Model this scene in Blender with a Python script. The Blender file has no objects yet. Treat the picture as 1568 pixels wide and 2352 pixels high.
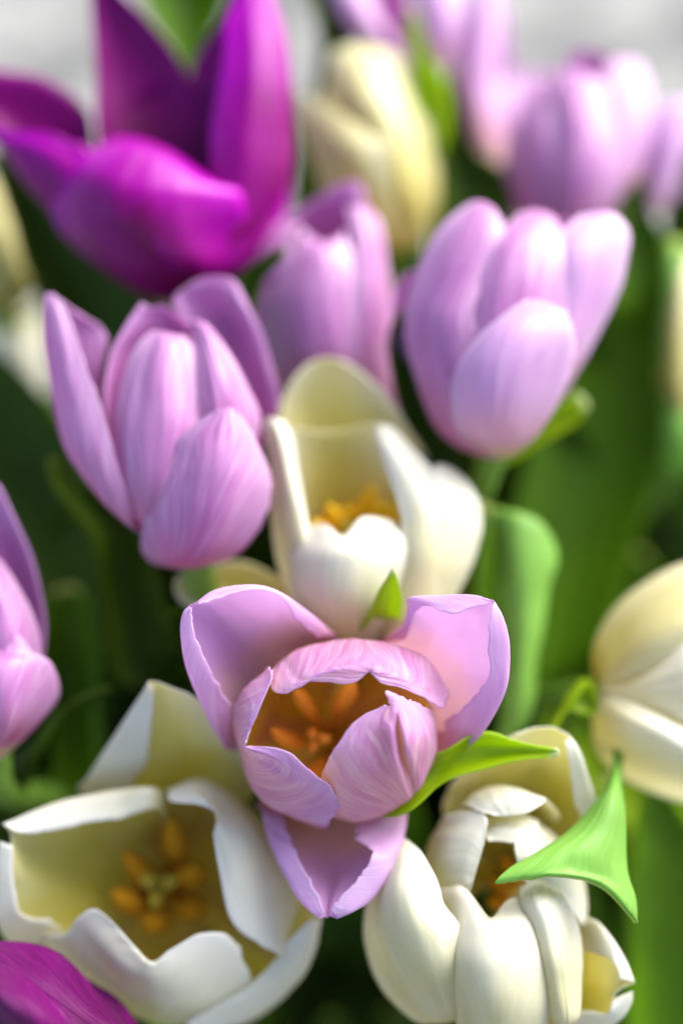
import bpy, math, random
import numpy as np
from mathutils import Vector, Matrix, noise

# ------------------------------------------------------------------ camera
sc = bpy.context.scene
COL = sc.collection
PITCH = math.radians(50.0)          # how far the camera looks down
CAM = Vector((0.0, 0.0, 0.52))
FOCUS, FRAME_W = 0.36, 0.150        # frame width (m) at the focus distance
SENSOR = 24.0
LENS = SENSOR * FOCUS / FRAME_W
cam = bpy.data.cameras.new('camera')
cam.sensor_fit = 'HORIZONTAL'
cam.sensor_width = SENSOR
cam.lens = LENS
cam.clip_start, cam.clip_end = 0.01, 100.0
cam.dof.use_dof = True
cam.dof.focus_distance = 0.361
cam.dof.aperture_fstop = 1.85
cam_ob = bpy.data.objects.new('camera', cam)
cam_ob.location = CAM
cam_ob.rotation_euler = (math.radians(90) - PITCH, 0, 0)
COL.objects.link(cam_ob)
sc.camera = cam_ob
FWD = Vector((0, math.cos(PITCH), -math.sin(PITCH)))
UP = Vector((0, math.sin(PITCH), math.cos(PITCH)))
RIGHT = Vector((1, 0, 0))

# ------------------------------------------------------------------ light
SUN_EL, SUN_AZ = math.radians(43), math.radians(50)      # azimuth from +Y towards +X
world = bpy.data.worlds.new("World")
sc.world = world
world.use_nodes = True
nt = world.node_tree
bg = nt.nodes['Background']
sky = nt.nodes.new('ShaderNodeTexSky')
sky.sky_type = 'NISHITA'
sky.sun_disc = False
sky.sun_elevation = SUN_EL
sky.sun_rotation = SUN_AZ
sky.dust_density = 2.5
sky.air_density = 0.9
sky.ozone_density = 1.0
nt.links.new(sky.outputs[0], bg.inputs[0])
bg.inputs[1].default_value = 0.15
sun = bpy.data.lights.new('sun', 'SUN')
sun.energy = 3.9
sun.angle = math.radians(56)
sun.color = (1.0, 0.99, 0.975)
sun_ob = bpy.data.objects.new('sun', sun)
d = Vector((math.sin(SUN_AZ) * math.cos(SUN_EL), math.cos(SUN_AZ) * math.cos(SUN_EL), math.sin(SUN_EL)))
sun_ob.rotation_euler = d.to_track_quat('Z', 'Y').to_euler()
sun_ob.location = (1, 1, 2)
COL.objects.link(sun_ob)
sc.view_settings.view_transform = 'Standard'
sc.view_settings.look = 'None'
sc.view_settings.exposure = 1.1
sc.view_settings.gamma = 1.0
sc.cycles.use_denoising = True
sc.cycles.max_bounces = 10
sc.cycles.diffuse_bounces = 5
sc.cycles.transmission_bounces = 8

random.seed(7)

# ------------------------------------------------------------------ measuring: photo frame + distance -> place
FR = {  # reading frames: offset and scale into a 1568 x 2352 view of the scene
    'D': (0, 0, 1, 0), 'c1': (0, 0, .5002, 0), 'c2': (631.6, 0, .5973, 0), 'c3': (0, 574.2, .5002, 0),
    'c4': (784.4, 574.2, .5, 0), 'c5': (373.2, 1291.9, .5493, 0), 'c6': (0, 1492.9, .5002, 0),
    'c7': (784.4, 1492.9, .5, 0), 'A': (373.2, 775.2, .58594, 0), 'B': (516.8, 373.2, .62255, 0),
    'C': (1108.8, 1091.0, .34179, 0), 'L': (0, 976.1, .39061, 0)}


def place(fr, depth, x, y, z):
    ox, oy, s, _ = FR[fr]
    X, Y = ox + x * s, oy + y * s
    dd = depth - z * 0.001
    k = FRAME_W / FOCUS * dd / 1568.0
    p = CAM + FWD * dd + RIGHT * ((X - 784) * k) + UP * (-(Y - 1176) * k)
    return np.array(p[:])


def parse(s):
    rows = []
    for line in s.split('/'):
        pts = []
        for t in line.split():
            pts.append([float(v) for v in t.split(',')])
        if pts:
            rows.append(pts)
    zl = 0.0
    for r in rows:
        for p in r:
            if len(p) < 3:
                p.append(zl)
            zl = p[2]
    return rows


def cat(P, t):
    """Catmull-Rom through P (n,3) at parameters t in 0..1 (uniform)."""
    P = np.asarray(P, float)
    n = len(P)
    if n == 1:
        return np.repeat(P, len(t), 0)
    if n == 2:
        return P[0] + (P[1] - P[0]) * np.asarray(t)[:, None]
    E = np.vstack([2 * P[0] - P[1], P, 2 * P[-1] - P[-2]])
    if n == 3:      # rounder ends: parabola ends
        E[0] = 3 * P[0] - 3 * P[1] + P[2]
        E[-1] = 3 * P[-1] - 3 * P[-2] + P[-3]
    x = np.clip(np.asarray(t) * (n - 1), 0, n - 1 - 1e-9)
    i = x.astype(int)
    f = (x - i)[:, None]
    a, b, c, e = E[i], E[i + 1], E[i + 2], E[i + 3]
    return 0.5 * (2 * b + (c - a) * f + (2 * a - 5 * b + 4 * c - e) * f ** 2 + (3 * b - a - 3 * c + e) * f ** 3)


def fbm(x, y, seed):
    return noise.noise((x, y, seed * 7.31))


def sheet(name, rows, parent, mats, axis=None, nu=26, nv=34, thick=0.24, ragged=0.0, wave=0.25, flute=.85, flare=0.0, seed=0,
          label=None, flip=None, smooth=2):
    """A petal or leaf: a smooth sheet with real thickness through rows of world points (base to tip)."""
    # even out the rows to the same count
    m = max(len(r) for r in rows)
    m = max(m, 5)
    tt = np.linspace(0, 1, m)
    G = np.array([cat(r, tt) for r in rows])              # (rows, m, 3)
    tu = np.linspace(0, 1, nu)
    tv = np.linspace(0, 1, nv)
    H = np.array([cat(G[:, j], tv) for j in range(m)])    # (m, nv, 3)
    F = np.zeros((nv, nu, 3))
    for k in range(nv):
        e0 = e1 = 0.0
        if ragged:
            v = tv[k]
            w = min(1, v * 3)
            e0 = ragged * w * (0.5 + 0.55 * fbm(v * 26, 0.3, seed) + 0.3 * fbm(v * 70, 5.3, seed))
            e1 = ragged * w * (0.5 + 0.55 * fbm(v * 26, 9.3, seed) + 0.3 * fbm(v * 70, 7.3, seed))
        F[k] = cat(H[:, k], max(0, e0) + tu * (1 - max(0, e0) - max(0, e1)))
    for _ in range(smooth):
        S = F.copy()
        S[1:-1, 1:-1] = F[1:-1, 1:-1] * .5 + .125 * (F[:-2, 1:-1] + F[2:, 1:-1] + F[1:-1, :-2] + F[1:-1, 2:])
        F = S
    # normals
    du = np.gradient(F, axis=1)
    dv = np.gradient(F, axis=0)
    N = np.cross(du, dv)
    N /= (np.linalg.norm(N, axis=2, keepdims=True) + 1e-12)
    if flip is None and axis is not None:
        a0, a1 = np.array(axis[0]), np.array(axis[1])
        ax = (a1 - a0) / np.linalg.norm(a1 - a0)
        k0, k1, j0, j1 = int(nv * .15), int(nv * .65), int(nu * .25), int(nu * .75)
        Q = F[k0:k1, j0:j1] - a0
        out = Q - (Q @ ax)[..., None] * ax
        flip = float((out * N[k0:k1, j0:j1]).sum()) < 0
    flip_s = -1.0 if flip else 1.0
    if flare:
        sg = np.abs(2 * tu - 1) ** 5
        F = F + N * (flip_s * flare * .001 * sg[None, :] * np.clip(tv * 2, 0, 1)[:, None] * (.75 + .5 * np.sin(tv * 7 + seed))[:, None])[..., None]
    if wave:
        for k in range(nv):
            for j in range(nu):
                p = F[k, j]
                a = noise.noise((p[0] * 90 + seed, p[1] * 90, p[2] * 90)) * .7 + flute * noise.noise((tu[j] * 9 + seed * 3, tv[k] * 2.0, seed)) \
                    + flute * .45 * noise.noise((tu[j] * 26 + seed, tv[k] * 3.0, seed)) \
                    - flip_s * flute * .9 * math.exp(-((tu[j] - .5 - .04 * math.sin(tv[k] * 5 + seed)) / .035) ** 2) * min(1, (1 - tv[k]) * 4)
                edge = abs(2 * tu[j] - 1)
                F[k, j] = p + N[k, j] * a * wave * .001 * (.5 + edge) * min(1, tv[k] * 4)
    loc = np.array(parent.matrix_world.translation if parent else (0, 0, 0))
    V = (F - loc).reshape(-1, 3)
    faces = []
    for k in range(nv - 1):
        for j in range(nu - 1):
            a = k * nu + j
            f = (a, a + 1, a + nu + 1, a + nu)
            faces.append(f[::-1] if flip else f)
    me = bpy.data.meshes.new(name)
    me.from_pydata(V.tolist(), [], faces)
    uv = me.uv_layers.new(name='UVMap')
    vn = me.uv_layers.new(name='Vein')
    idx = np.zeros(len(me.loops), int)
    me.loops.foreach_get('vertex_index', idx)
    jj, kk = idx % nu, idx // nu
    U, W = jj / (nu - 1), kk / (nv - 1)
    uv.data.foreach_set('uv', np.stack([U, W], 1).ravel())
    s_ = 2 * U - 1
    q = W * 0.9 - np.sqrt(np.abs(s_) + 0.002) * 0.85
    q = np.where(s_ < 0, q, -q + 5.0)
    vn.data.foreach_set('uv', np.stack([q, np.abs(s_) + W], 1).ravel())
    me.polygons.foreach_set('use_smooth', [True] * len(me.polygons))
    for mt in mats:
        me.materials.append(mt)
    ob = bpy.data.objects.new(name, me)
    ob.location = (0, 0, 0)
    COL.objects.link(ob)
    ob.parent = parent
    md = ob.modifiers.new('thickness', 'SOLIDIFY')
    md.thickness = thick * .001
    md.offset = 0
    md.material_offset = 1 if len(mats) > 1 else 0
    md.material_offset_rim = 0
    if label:
        ob['label'] = label
    return ob


def tube(name, pts, radii, parent, mat, nseg=12, nlen=24, squash=1.0, cap=True):
    """A tapering round or flattened shoot through world points."""
    t = np.linspace(0, 1, nlen)
    P = cat(pts, t)
    R = np.interp(t, np.linspace(0, 1, len(radii)), radii)
    loc = np.array(parent.matrix_world.translation)
    V, faces = [], []
    ref = Vector((0.31, 0.2, 0.93))
    T = np.gradient(P, axis=0)
    for k in range(nlen):
        tg = Vector(T[k]).normalized()
        a = tg.cross(ref).normalized()
        b = tg.cross(a).normalized()
        for i in range(nseg):
            an = 2 * math.pi * i / nseg
            p = Vector(P[k]) + (a * math.cos(an) + b * math.sin(an) * squash) * R[k]
            V.append([p[0] - loc[0], p[1] - loc[1], p[2] - loc[2]])
    for k in range(nlen - 1):
        for i in range(nseg):
            a = k * nseg + i
            b = k * nseg + (i + 1) % nseg
            faces.append((a, b, b + nseg, a + nseg))
    if cap:
        faces.append(tuple(range(nseg))[::-1])
        faces.append(tuple((nlen - 1) * nseg + i for i in range(nseg)))
    me = bpy.data.meshes.new(name)
    me.from_pydata(V, [], faces)
    me.polygons.foreach_set('use_smooth', [True] * len(me.polygons))
    me.materials.append(mat)
    ob = bpy.data.objects.new(name, me)
    COL.objects.link(ob)
    ob.parent = parent
    return ob


# ------------------------------------------------------------------ materials
def srgb(r, g, b):
    f = lambda c: (c / 255 / 12.92) if c / 255 <= .04045 else ((c / 255 + .055) / 1.055) ** 2.4
    return (f(r), f(g), f(b), 1)


class NB:
    def __init__(s, name):
        s.m = bpy.data.materials.new(name)
        s.m.use_nodes = True
        s.t = s.m.node_tree
        s.t.nodes.clear()

    def n(s, kind, **kw):
        o = s.t.nodes.new(kind)
        for k, v in kw.items():
            setattr(o, k, v)
        return o

    def l(s, a, b):
        s.t.links.new(a, b)

    def math(s, op, a, b=0.0, c=None, clamp=False):
        o = s.n('ShaderNodeMath', operation=op, use_clamp=clamp)
        for i, v in enumerate((a, b, c)):
            if v is None:
                continue
            if isinstance(v, (int, float)):
                o.inputs[i].default_value = v
            else:
                s.l(v, o.inputs[i])
        return o.outputs[0]

    def mix(s, fac, a, b, blend='MIX'):
        o = s.n('ShaderNodeMix', data_type='RGBA', blend_type=blend)
        for sock, v in ((o.inputs[0], fac), (o.inputs[6], a), (o.inputs[7], b)):
            if isinstance(v, (int, float)):
                sock.default_value = v
            elif isinstance(v, tuple):
                sock.default_value = v
            else:
                s.l(v, sock)
        return o.outputs[2]


def petal_mat(name, base, low, mid, edge, vein, veinstr=.5, base_to=.22, low_to=.5, rough=.42, trans=.35, tcol=None,
              spec=.45, bump=.25, coat=0.0, sheen=0.0, vs=95, tmix=.6):
    """base -> low -> mid colours along the petal, paler EDGE, VEIN tone in fine fanning streaks."""
    b = NB(name)
    uv = b.n('ShaderNodeUVMap', uv_map='UVMap')
    sp = b.n('ShaderNodeSeparateXYZ')
    b.l(uv.outputs[0], sp.inputs[0])
    v = sp.outputs[1]
    big = b.n('ShaderNodeTexNoise')
    big.inputs['Scale'].default_value = 70
    big.inputs['Detail'].default_value = 3
    tc = b.n('ShaderNodeTexCoord')
    b.l(tc.outputs['Object'], big.inputs['Vector'])
    vv = b.math('ADD', v, b.math('MULTIPLY', b.math('SUBTRACT', big.outputs[0], .5), .16))
    rp = b.n('ShaderNodeValToRGB')
    rp.color_ramp.interpolation = 'EASE'
    els = rp.color_ramp.elements
    els[0].position, els[0].color = base_to * .45, base
    els[1].position, els[1].color = 1.0, mid
    e = els.new(base_to); e.color = low
    e = els.new(low_to); e.color = mid
    b.l(vv, rp.inputs[0])
    col = rp.outputs[0]
    s = b.math('ABSOLUTE', b.math('SUBTRACT', b.math('MULTIPLY', sp.outputs[0], 2.0), 1.0))
    ed = b.math('POWER', s, 1.9)
    ed = b.math('MULTIPLY', ed, b.math('MULTIPLY', v, 1.3, clamp=True), clamp=True)
    col = b.mix(b.math('MULTIPLY', ed, .88), col, edge)
    # fine veins that run up the petal and fan out to its margins
    vu = b.n('ShaderNodeUVMap', uv_map='Vein')
    mp = b.n('ShaderNodeMapping')
    mp.inputs['Scale'].default_value = (vs, 1.1, 1)
    b.l(vu.outputs[0], mp.inputs[0])
    nz = b.n('ShaderNodeTexNoise')
    nz.inputs['Scale'].default_value = 1.0
    nz.inputs['Detail'].default_value = 3.0
    nz.inputs['Roughness'].default_value = .6
    b.l(mp.outputs[0], nz.inputs['Vector'])
    mp2 = b.n('ShaderNodeMapping')
    mp2.inputs['Scale'].default_value = (22, 1.3, 1)
    b.l(vu.outputs[0], mp2.inputs[0])
    nz2 = b.n('ShaderNodeTexNoise')
    nz2.inputs['Detail'].default_value = 2.0
    nz2.inputs['Scale'].default_value = 1.0
    b.l(mp2.outputs[0], nz2.inputs['Vector'])
    st = b.math('ADD', b.math('MULTIPLY', nz.outputs[0], .5), b.math('MULTIPLY', nz2.outputs[0], .5))
    mr = b.n('ShaderNodeMapRange')
    mr.inputs[1].default_value, mr.inputs[2].default_value = .44, .60
    b.l(st, mr.inputs[0])
    col = b.mix(b.math('MULTIPLY', mr.outputs[0], veinstr), col, vein)
    bw = b.math('MULTIPLY', b.math('SUBTRACT', big.outputs[0], .35), .5, clamp=True)
    col = b.mix(bw, col, edge)
    bp = b.n('ShaderNodeBump')
    bp.inputs['Strength'].default_value = bump
    bp.inputs['Distance'].default_value = .0004
    b.l(st, bp.inputs['Height'])
    pr = b.n('ShaderNodeBsdfPrincipled')
    b.l(col, pr.inputs['Base Color'])
    pr.inputs['Roughness'].default_value = rough
    pr.inputs['Specular IOR Level'].default_value = spec
    pr.inputs['Coat Weight'].default_value = coat
    pr.inputs['Coat Roughness'].default_value = .35
    pr.inputs['Sheen Weight'].default_value = sheen
    pr.inputs['Sheen Roughness'].default_value = .4
    b.l(bp.outputs[0], pr.inputs['Normal'])
    tr = b.n('ShaderNodeBsdfTranslucent')
    if tcol is None:
        b.l(col, tr.inputs[0])
    else:
        b.l(b.mix(tmix, col, tcol), tr.inputs[0])
    ms = b.n('ShaderNodeMixShader')
    ms.inputs[0].default_value = trans
    b.l(pr.outputs[0], ms.inputs[1])
    b.l(tr.outputs[0], ms.inputs[2])
    out = b.n('ShaderNodeOutputMaterial')
    b.l(ms.outputs[0], out.inputs[0])
    return b.m


def leaf_mat(name, c1, c2, tip, trans=.3, rough=.4, spec=.5, tcol=None):
    b = NB(name)
    uv = b.n('ShaderNodeUVMap', uv_map='UVMap')
    sp = b.n('ShaderNodeSeparateXYZ')
    b.l(uv.outputs[0], sp.inputs[0])
    mp = b.n('ShaderNodeMapping')
    mp.inputs['Scale'].default_value = (38, 1.2, 1)
    b.l(uv.outputs[0], mp.inputs[0])
    nz = b.n('ShaderNodeTexNoise')
    nz.inputs['Scale'].default_value = 1
    nz.inputs['Detail'].default_value = 3
    b.l(mp.outputs[0], nz.inputs['Vector'])
    mr = b.n('ShaderNodeMapRange')
    mr.inputs[1].default_value, mr.inputs[2].default_value = .35, .65
    b.l(nz.outputs[0], mr.inputs[0])
    col = b.mix(mr.outputs[0], c1, c2)
    tc = b.n('ShaderNodeTexCoord')
    bn = b.n('ShaderNodeTexNoise')
    bn.inputs['Scale'].default_value = 24
    bn.inputs['Detail'].default_value = 3
    b.l(tc.outputs['Object'], bn.inputs['Vector'])
    mb = b.n('ShaderNodeMapRange')
    mb.inputs[1].default_value, mb.inputs[2].default_value = .4, .62
    mb.inputs[4].default_value = .6
    b.l(bn.outputs[0], mb.inputs[0])
    col = b.mix(mb.outputs[0], col, tuple(v * .62 for v in c1[:3]) + (1,))
    mt = b.n('ShaderNodeMapRange')
    mt.inputs[1].default_value, mt.inputs[2].default_value = .93, 1.0
    b.l(sp.outputs[1], mt.inputs[0])
    col = b.mix(mt.outputs[0], col, tip)
    bp = b.n('ShaderNodeBump')
    bp.inputs['Strength'].default_value = .25
    bp.inputs['Distance'].default_value = .0004
    b.l(nz.outputs[0], bp.inputs['Height'])
    pr = b.n('ShaderNodeBsdfPrincipled')
    b.l(col, pr.inputs['Base Color'])
    b.l(bp.outputs[0], pr.inputs['Normal'])
    pr.inputs['Roughness'].default_value = rough
    pr.inputs['Specular IOR Level'].default_value = spec
    tr = b.n('ShaderNodeBsdfTranslucent')
    if tcol:
        tr.inputs[0].default_value = tcol
    else:
        b.l(col, tr.inputs[0])
    ms = b.n('ShaderNodeMixShader')
    ms.inputs[0].default_value = trans
    b.l(pr.outputs[0], ms.inputs[1])
    b.l(tr.outputs[0], ms.inputs[2])
    out = b.n('ShaderNodeOutputMaterial')
    b.l(ms.outputs[0], out.inputs[0])
    return b.m


def plain_mat(name, c1, c2, scale=300, rough=.6, spec=.3, bump=.3):
    b = NB(name)
    tc = b.n('ShaderNodeTexCoord')
    nz = b.n('ShaderNodeTexNoise')
    nz.inputs['Scale'].default_value = scale
    nz.inputs['Detail'].default_value = 4
    b.l(tc.outputs['Object'], nz.inputs['Vector'])
    mr = b.n('ShaderNodeMapRange')
    mr.inputs[1].default_value, mr.inputs[2].default_value = .38, .62
    b.l(nz.outputs[0], mr.inputs[0])
    pr = b.n('ShaderNodeBsdfPrincipled')
    b.l(b.mix(mr.outputs[0], c1, c2), pr.inputs['Base Color'])
    pr.inputs['Roughness'].default_value = rough
    pr.inputs['Specular IOR Level'].default_value = spec
    bp = b.n('ShaderNodeBump')
    bp.inputs['Strength'].default_value = bump
    bp.inputs['Distance'].default_value = .0005
    b.l(nz.outputs[0], bp.inputs['Height'])
    b.l(bp.outputs[0], pr.inputs['Normal'])
    out = b.n('ShaderNodeOutputMaterial')
    b.l(pr.outputs[0], out.inputs[0])
    return b.m


L_out = petal_mat('lilac petal outside', srgb(228, 205, 150), srgb(212, 108, 146), srgb(190, 98, 176), srgb(240, 206, 234),
                  srgb(236, 208, 240), veinstr=.5, base_to=.10, low_to=.42, trans=.45, coat=.55, rough=.4, tcol=srgb(226, 138, 200))
L_in = petal_mat('lilac petal inside', srgb(215, 170, 60), srgb(202, 124, 164), srgb(196, 120, 184), srgb(232, 186, 228),
                 srgb(186, 116, 190), veinstr=.3, base_to=.14, low_to=.4, trans=.5)
pale_lit_out = petal_mat('pale and lit lilac petal outside', srgb(232, 200, 150), srgb(234, 178, 182), srgb(220, 164, 212), srgb(248, 230, 244),  # own colour of the pale petals; on others it paints in falling light
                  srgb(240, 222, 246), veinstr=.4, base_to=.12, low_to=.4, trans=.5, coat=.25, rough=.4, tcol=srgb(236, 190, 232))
pale_lit_in = petal_mat('pale and lit lilac petal inside', srgb(225, 190, 110), srgb(224, 180, 200), srgb(220, 176, 222), srgb(238, 214, 240),
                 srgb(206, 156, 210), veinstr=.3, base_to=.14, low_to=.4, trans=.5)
F_in = petal_mat('sharp lilac petal inside, yellow', srgb(255, 234, 60), srgb(255, 238, 80), srgb(240, 205, 190), srgb(238, 212, 244),
                 srgb(250, 216, 50), veinstr=.15, base_to=.6, low_to=.8, trans=.68, tmix=.95, tcol=srgb(255, 248, 110))
F_inj = petal_mat('sharp lilac petal inside, yellow, thick', srgb(255, 234, 60), srgb(255, 238, 80), srgb(240, 205, 190), srgb(238, 212, 244),
                  srgb(250, 216, 50), veinstr=.15, base_to=.6, low_to=.8, trans=.22, tmix=.95, tcol=srgb(255, 250, 200))
F_in2 = petal_mat('sharp lilac petal inside, pale', srgb(244, 196, 20), srgb(240, 206, 160), srgb(226, 182, 226), srgb(238, 214, 242),
                  srgb(212, 156, 216), veinstr=.25, base_to=.36, low_to=.54, trans=.6, tcol=srgb(246, 222, 246))
F_out = petal_mat('sharp lilac petal outside', srgb(235, 205, 90), srgb(224, 160, 186), srgb(198, 120, 196), srgb(238, 212, 240),
                  srgb(248, 232, 249), veinstr=.5, base_to=.18, low_to=.5, trans=.55, coat=.2, rough=.42, bump=.7,
                  tcol=srgb(250, 225, 240), vs=118)
F_outi = petal_mat('sharp lilac inner petal outside', srgb(235, 205, 90), srgb(214, 140, 180), srgb(180, 92, 184), srgb(226, 180, 234),
                   srgb(246, 228, 248), veinstr=.5, base_to=.18, low_to=.5, trans=.54, coat=.25, rough=.42, bump=.7,
                   tcol=srgb(232, 206, 244), vs=118, tmix=.8)
M_out = petal_mat('magenta petal outside', srgb(110, 0, 60), srgb(100, 0, 54), srgb(152, 0, 138), srgb(206, 0, 200),
                  srgb(176, 0, 164), veinstr=.35, base_to=.3, low_to=.8, trans=.18, rough=.33, spec=.2, coat=.1)
M_in = petal_mat('magenta petal inside', srgb(84, 0, 66), srgb(96, 0, 62), srgb(116, 0, 88), srgb(140, 0, 120),
                 srgb(130, 0, 124), veinstr=.3, trans=.24, rough=.45, spec=.2)
W_out = petal_mat('white petal outside', srgb(196, 200, 90), srgb(220, 217, 165), srgb(238, 236, 222), srgb(248, 248, 247),
                  srgb(252, 250, 244), veinstr=.35, base_to=.25, low_to=.75, trans=.48, coat=.7, rough=.36, tcol=srgb(242, 238, 196))
W_in = petal_mat('white petal inside', srgb(226, 188, 0), srgb(226, 212, 60), srgb(222, 216, 140), srgb(242, 238, 215),
                 srgb(234, 228, 190), veinstr=.2, base_to=.35, low_to=.88, trans=.5)
C_out = petal_mat('cream petal outside', srgb(196, 180, 20), srgb(206, 198, 84), srgb(224, 216, 146), srgb(240, 236, 206),
                  srgb(246, 240, 210), veinstr=.4, base_to=.25, low_to=.7, trans=.45, coat=.5, rough=.3, tcol=srgb(232, 216, 110))
C_shade_out = petal_mat('dull cream petal outside', srgb(150, 140, 30), srgb(170, 160, 60), srgb(186, 176, 104), srgb(200, 192, 140),  # cream darkened to paint in the shade on the left edge bloom
                  srgb(206, 198, 150), veinstr=.4, base_to=.25, low_to=.7, trans=.3, rough=.5, tcol=srgb(190, 176, 80))
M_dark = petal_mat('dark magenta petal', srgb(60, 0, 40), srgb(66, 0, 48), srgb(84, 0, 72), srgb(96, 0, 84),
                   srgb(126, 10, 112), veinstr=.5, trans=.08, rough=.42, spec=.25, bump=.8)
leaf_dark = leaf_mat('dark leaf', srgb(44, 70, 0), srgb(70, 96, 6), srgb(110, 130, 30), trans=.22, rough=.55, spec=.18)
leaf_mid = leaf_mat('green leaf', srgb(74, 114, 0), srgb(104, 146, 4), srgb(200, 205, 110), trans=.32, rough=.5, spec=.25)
leaf_lime = leaf_mat('lime leaf', srgb(156, 186, 0), srgb(170, 198, 8), srgb(240, 238, 190), trans=.5, rough=.45,
                     tcol=srgb(196, 222, 0))
leaf_pale = leaf_mat('pale leaf underside', srgb(140, 196, 78), srgb(158, 208, 100), srgb(200, 220, 90), trans=.45, rough=.42,
                     spec=.35)
anther_gold = plain_mat('golden pollen', srgb(240, 180, 10), srgb(250, 200, 40), scale=1500, rough=.9)
stem_mat = plain_mat('stem green', srgb(98, 136, 44), srgb(120, 156, 62), scale=200, rough=.5)
anther_mat = plain_mat('orange pollen', srgb(240, 156, 62), srgb(248, 184, 96), scale=1500, rough=.9)
anther_yel = plain_mat('ochre pollen', srgb(176, 116, 6), srgb(206, 146, 16), scale=1500, rough=.9)
filament_mat = plain_mat('filament', srgb(222, 130, 60), srgb(232, 160, 90), scale=300, rough=.5)
pistil_mat = plain_mat('pistil', srgb(170, 150, 40), srgb(190, 168, 56), scale=400, rough=.5)
stigma_mat = plain_mat('stigma', srgb(232, 150, 70), srgb(240, 180, 110), scale=900, rough=.7)

# ------------------------------------------------------------------ ground
b = NB('pale concrete')
tc = b.n('ShaderNodeTexCoord')
n1 = b.n('ShaderNodeTexNoise'); n1.inputs['Scale'].default_value = 14; n1.inputs['Detail'].default_value = 4; n1.inputs['Roughness'].default_value = .65
n2 = b.n('ShaderNodeTexNoise'); n2.inputs['Scale'].default_value = 120; n2.inputs['Detail'].default_value = 4
b.l(tc.outputs['Object'], n1.inputs['Vector'])
b.l(tc.outputs['Object'], n2.inputs['Vector'])
mr = b.n('ShaderNodeMapRange'); mr.inputs[1].default_value, mr.inputs[2].default_value = .35, .65
b.l(n1.outputs[0], mr.inputs[0]); mr.inputs[1].default_value = .45; mr.inputs[2].default_value = .55
c = b.mix(mr.outputs[0], srgb(72, 73, 66), srgb(150, 147, 140))
c = b.mix(b.math('MULTIPLY', n2.outputs[0], .35), c, srgb(120, 122, 122))
pr = b.n('ShaderNodeBsdfPrincipled'); pr.inputs['Roughness'].default_value = .85
b.l(c, pr.inputs['Base Color'])
bp = b.n('ShaderNodeBump'); bp.inputs['Strength'].default_value = .4; bp.inputs['Distance'].default_value = .002
b.l(n2.outputs[0], bp.inputs['Height']); b.l(bp.outputs[0], pr.inputs['Normal'])
out = b.n('ShaderNodeOutputMaterial'); b.l(pr.outputs[0], out.inputs[0])
me = bpy.data.meshes.new('ground')
g = 60
me.from_pydata([(-g, -g, 0), (g, -g, 0), (g, g, 0), (-g, g, 0)], [], [(0, 1, 2, 3)])
me.materials.append(b.m)
go = bpy.data.objects.new('ground', me)
go['kind'] = 'structure'
COL.objects.link(go)

# ------------------------------------------------------------------ tulip builder
BUNDLE = Vector((0.0, 0.33, 0.0))
GROUP = 'cut tulips of the bunch'
MATS = {'Fj': [F_outi, F_inj], 'K': [C_shade_out, W_in], 'MD': [M_dark, M_dark], 'V': [W_out, W_out], 'D': [M_in, M_in], 'P': [pale_lit_out, pale_lit_in], 'C': [C_out, W_in], 'Fi': [F_outi, F_in], 'F': [F_out, F_in2], 'L': [L_out, L_in], 'M': [M_out, M_in], 'W': [W_out, W_in]}
TUL = {}
SEED = [1]


def tulip(key, fr, depth, kind, base, top, petals, label, foot, nu=26, nv=34, ragged=0.0, wave=.3, stem_r=.0036, zs=1.0, inner=None, over=None, flute=.85, flare=.8):
    root = bpy.data.objects.new('tulip', None)
    root.empty_display_size = .02
    root.location = Vector((BUNDLE.x + foot[0], BUNDLE.y + foot[1], 0.0))
    COL.objects.link(root)
    root['label'] = label
    root['category'] = 'tulip'
    root['group'] = GROUP
    bpy.context.view_layer.update()
    B, T = place(fr, depth, base[0], base[1], base[2] * zs), place(fr, depth, top[0], top[1], top[2] * zs)
    for i, s in enumerate(petals):
        SEED[0] += 1
        rows = [[place(fr, depth, p[0], p[1], p[2] * zs) for p in r] for r in parse(s)]
        r0 = rows[0]
        mid = np.mean(r0, axis=0)
        if np.linalg.norm(mid - B) > .004:      # every petal grows out of the flower's base
            sd = (r0[-1] - r0[0]) / (np.linalg.norm(r0[-1] - r0[0]) + 1e-9) * .0022
            dv = (mid - B) / np.linalg.norm(mid - B) * .001
            rows = [[B - sd + dv, B + dv, B + sd + dv]] + rows
        mm = MATS[over[i]] if over and i in over else MATS[kind] if inner is None or i < inner else MATS[kind + 'i']
        sheet('petal', rows, root, mm, axis=(B, T), nu=nu, nv=nv, ragged=ragged, wave=wave, flute=flute, flare=flare, seed=SEED[0])
    # stem from the flower's base down to the foot of the bunch
    ax = (T - B) / np.linalg.norm(T - B)
    f = np.array(root.location)
    p1 = B - ax * .012 + np.array(FWD) * .022
    p2 = p1 * .6 + f * .4 + np.array([0, 0, -.01])
    pts = [B + ax * .003, p1, p2, f]
    tube('stem', pts, [stem_r * 1.15, stem_r, stem_r * 1.1, stem_r * 1.2], root, stem_mat, nlen=40)
    TUL[key] = dict(root=root, B=B, T=T, ax=ax, stem=pts, fr=fr, depth=depth)
    return root


def stamen(key, pts, r=.0011, antherlen=.5, mat=None):
    t = TUL[key]
    P = [place(t['fr'], t['depth'], *p) for p in pts]
    # filament, then the anther as its sub-part on the upper end
    k = cat(P, np.linspace(0, 1, 9))
    cut = int(8 * (1 - antherlen))
    st = tube('stamen', list(k[:cut + 1]), [r * .55, r * .4], t['root'], filament_mat, nseg=8, nlen=8)
    loc = t['root'].location
    an = tube('anther', list(k[cut:]), [r * .5, r * 1.15, r * 1.25, r * 1.2, r * .9, r * .25], t['root'], mat or anther_mat, nseg=10, nlen=16, squash=.75)
    an.parent = st


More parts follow.
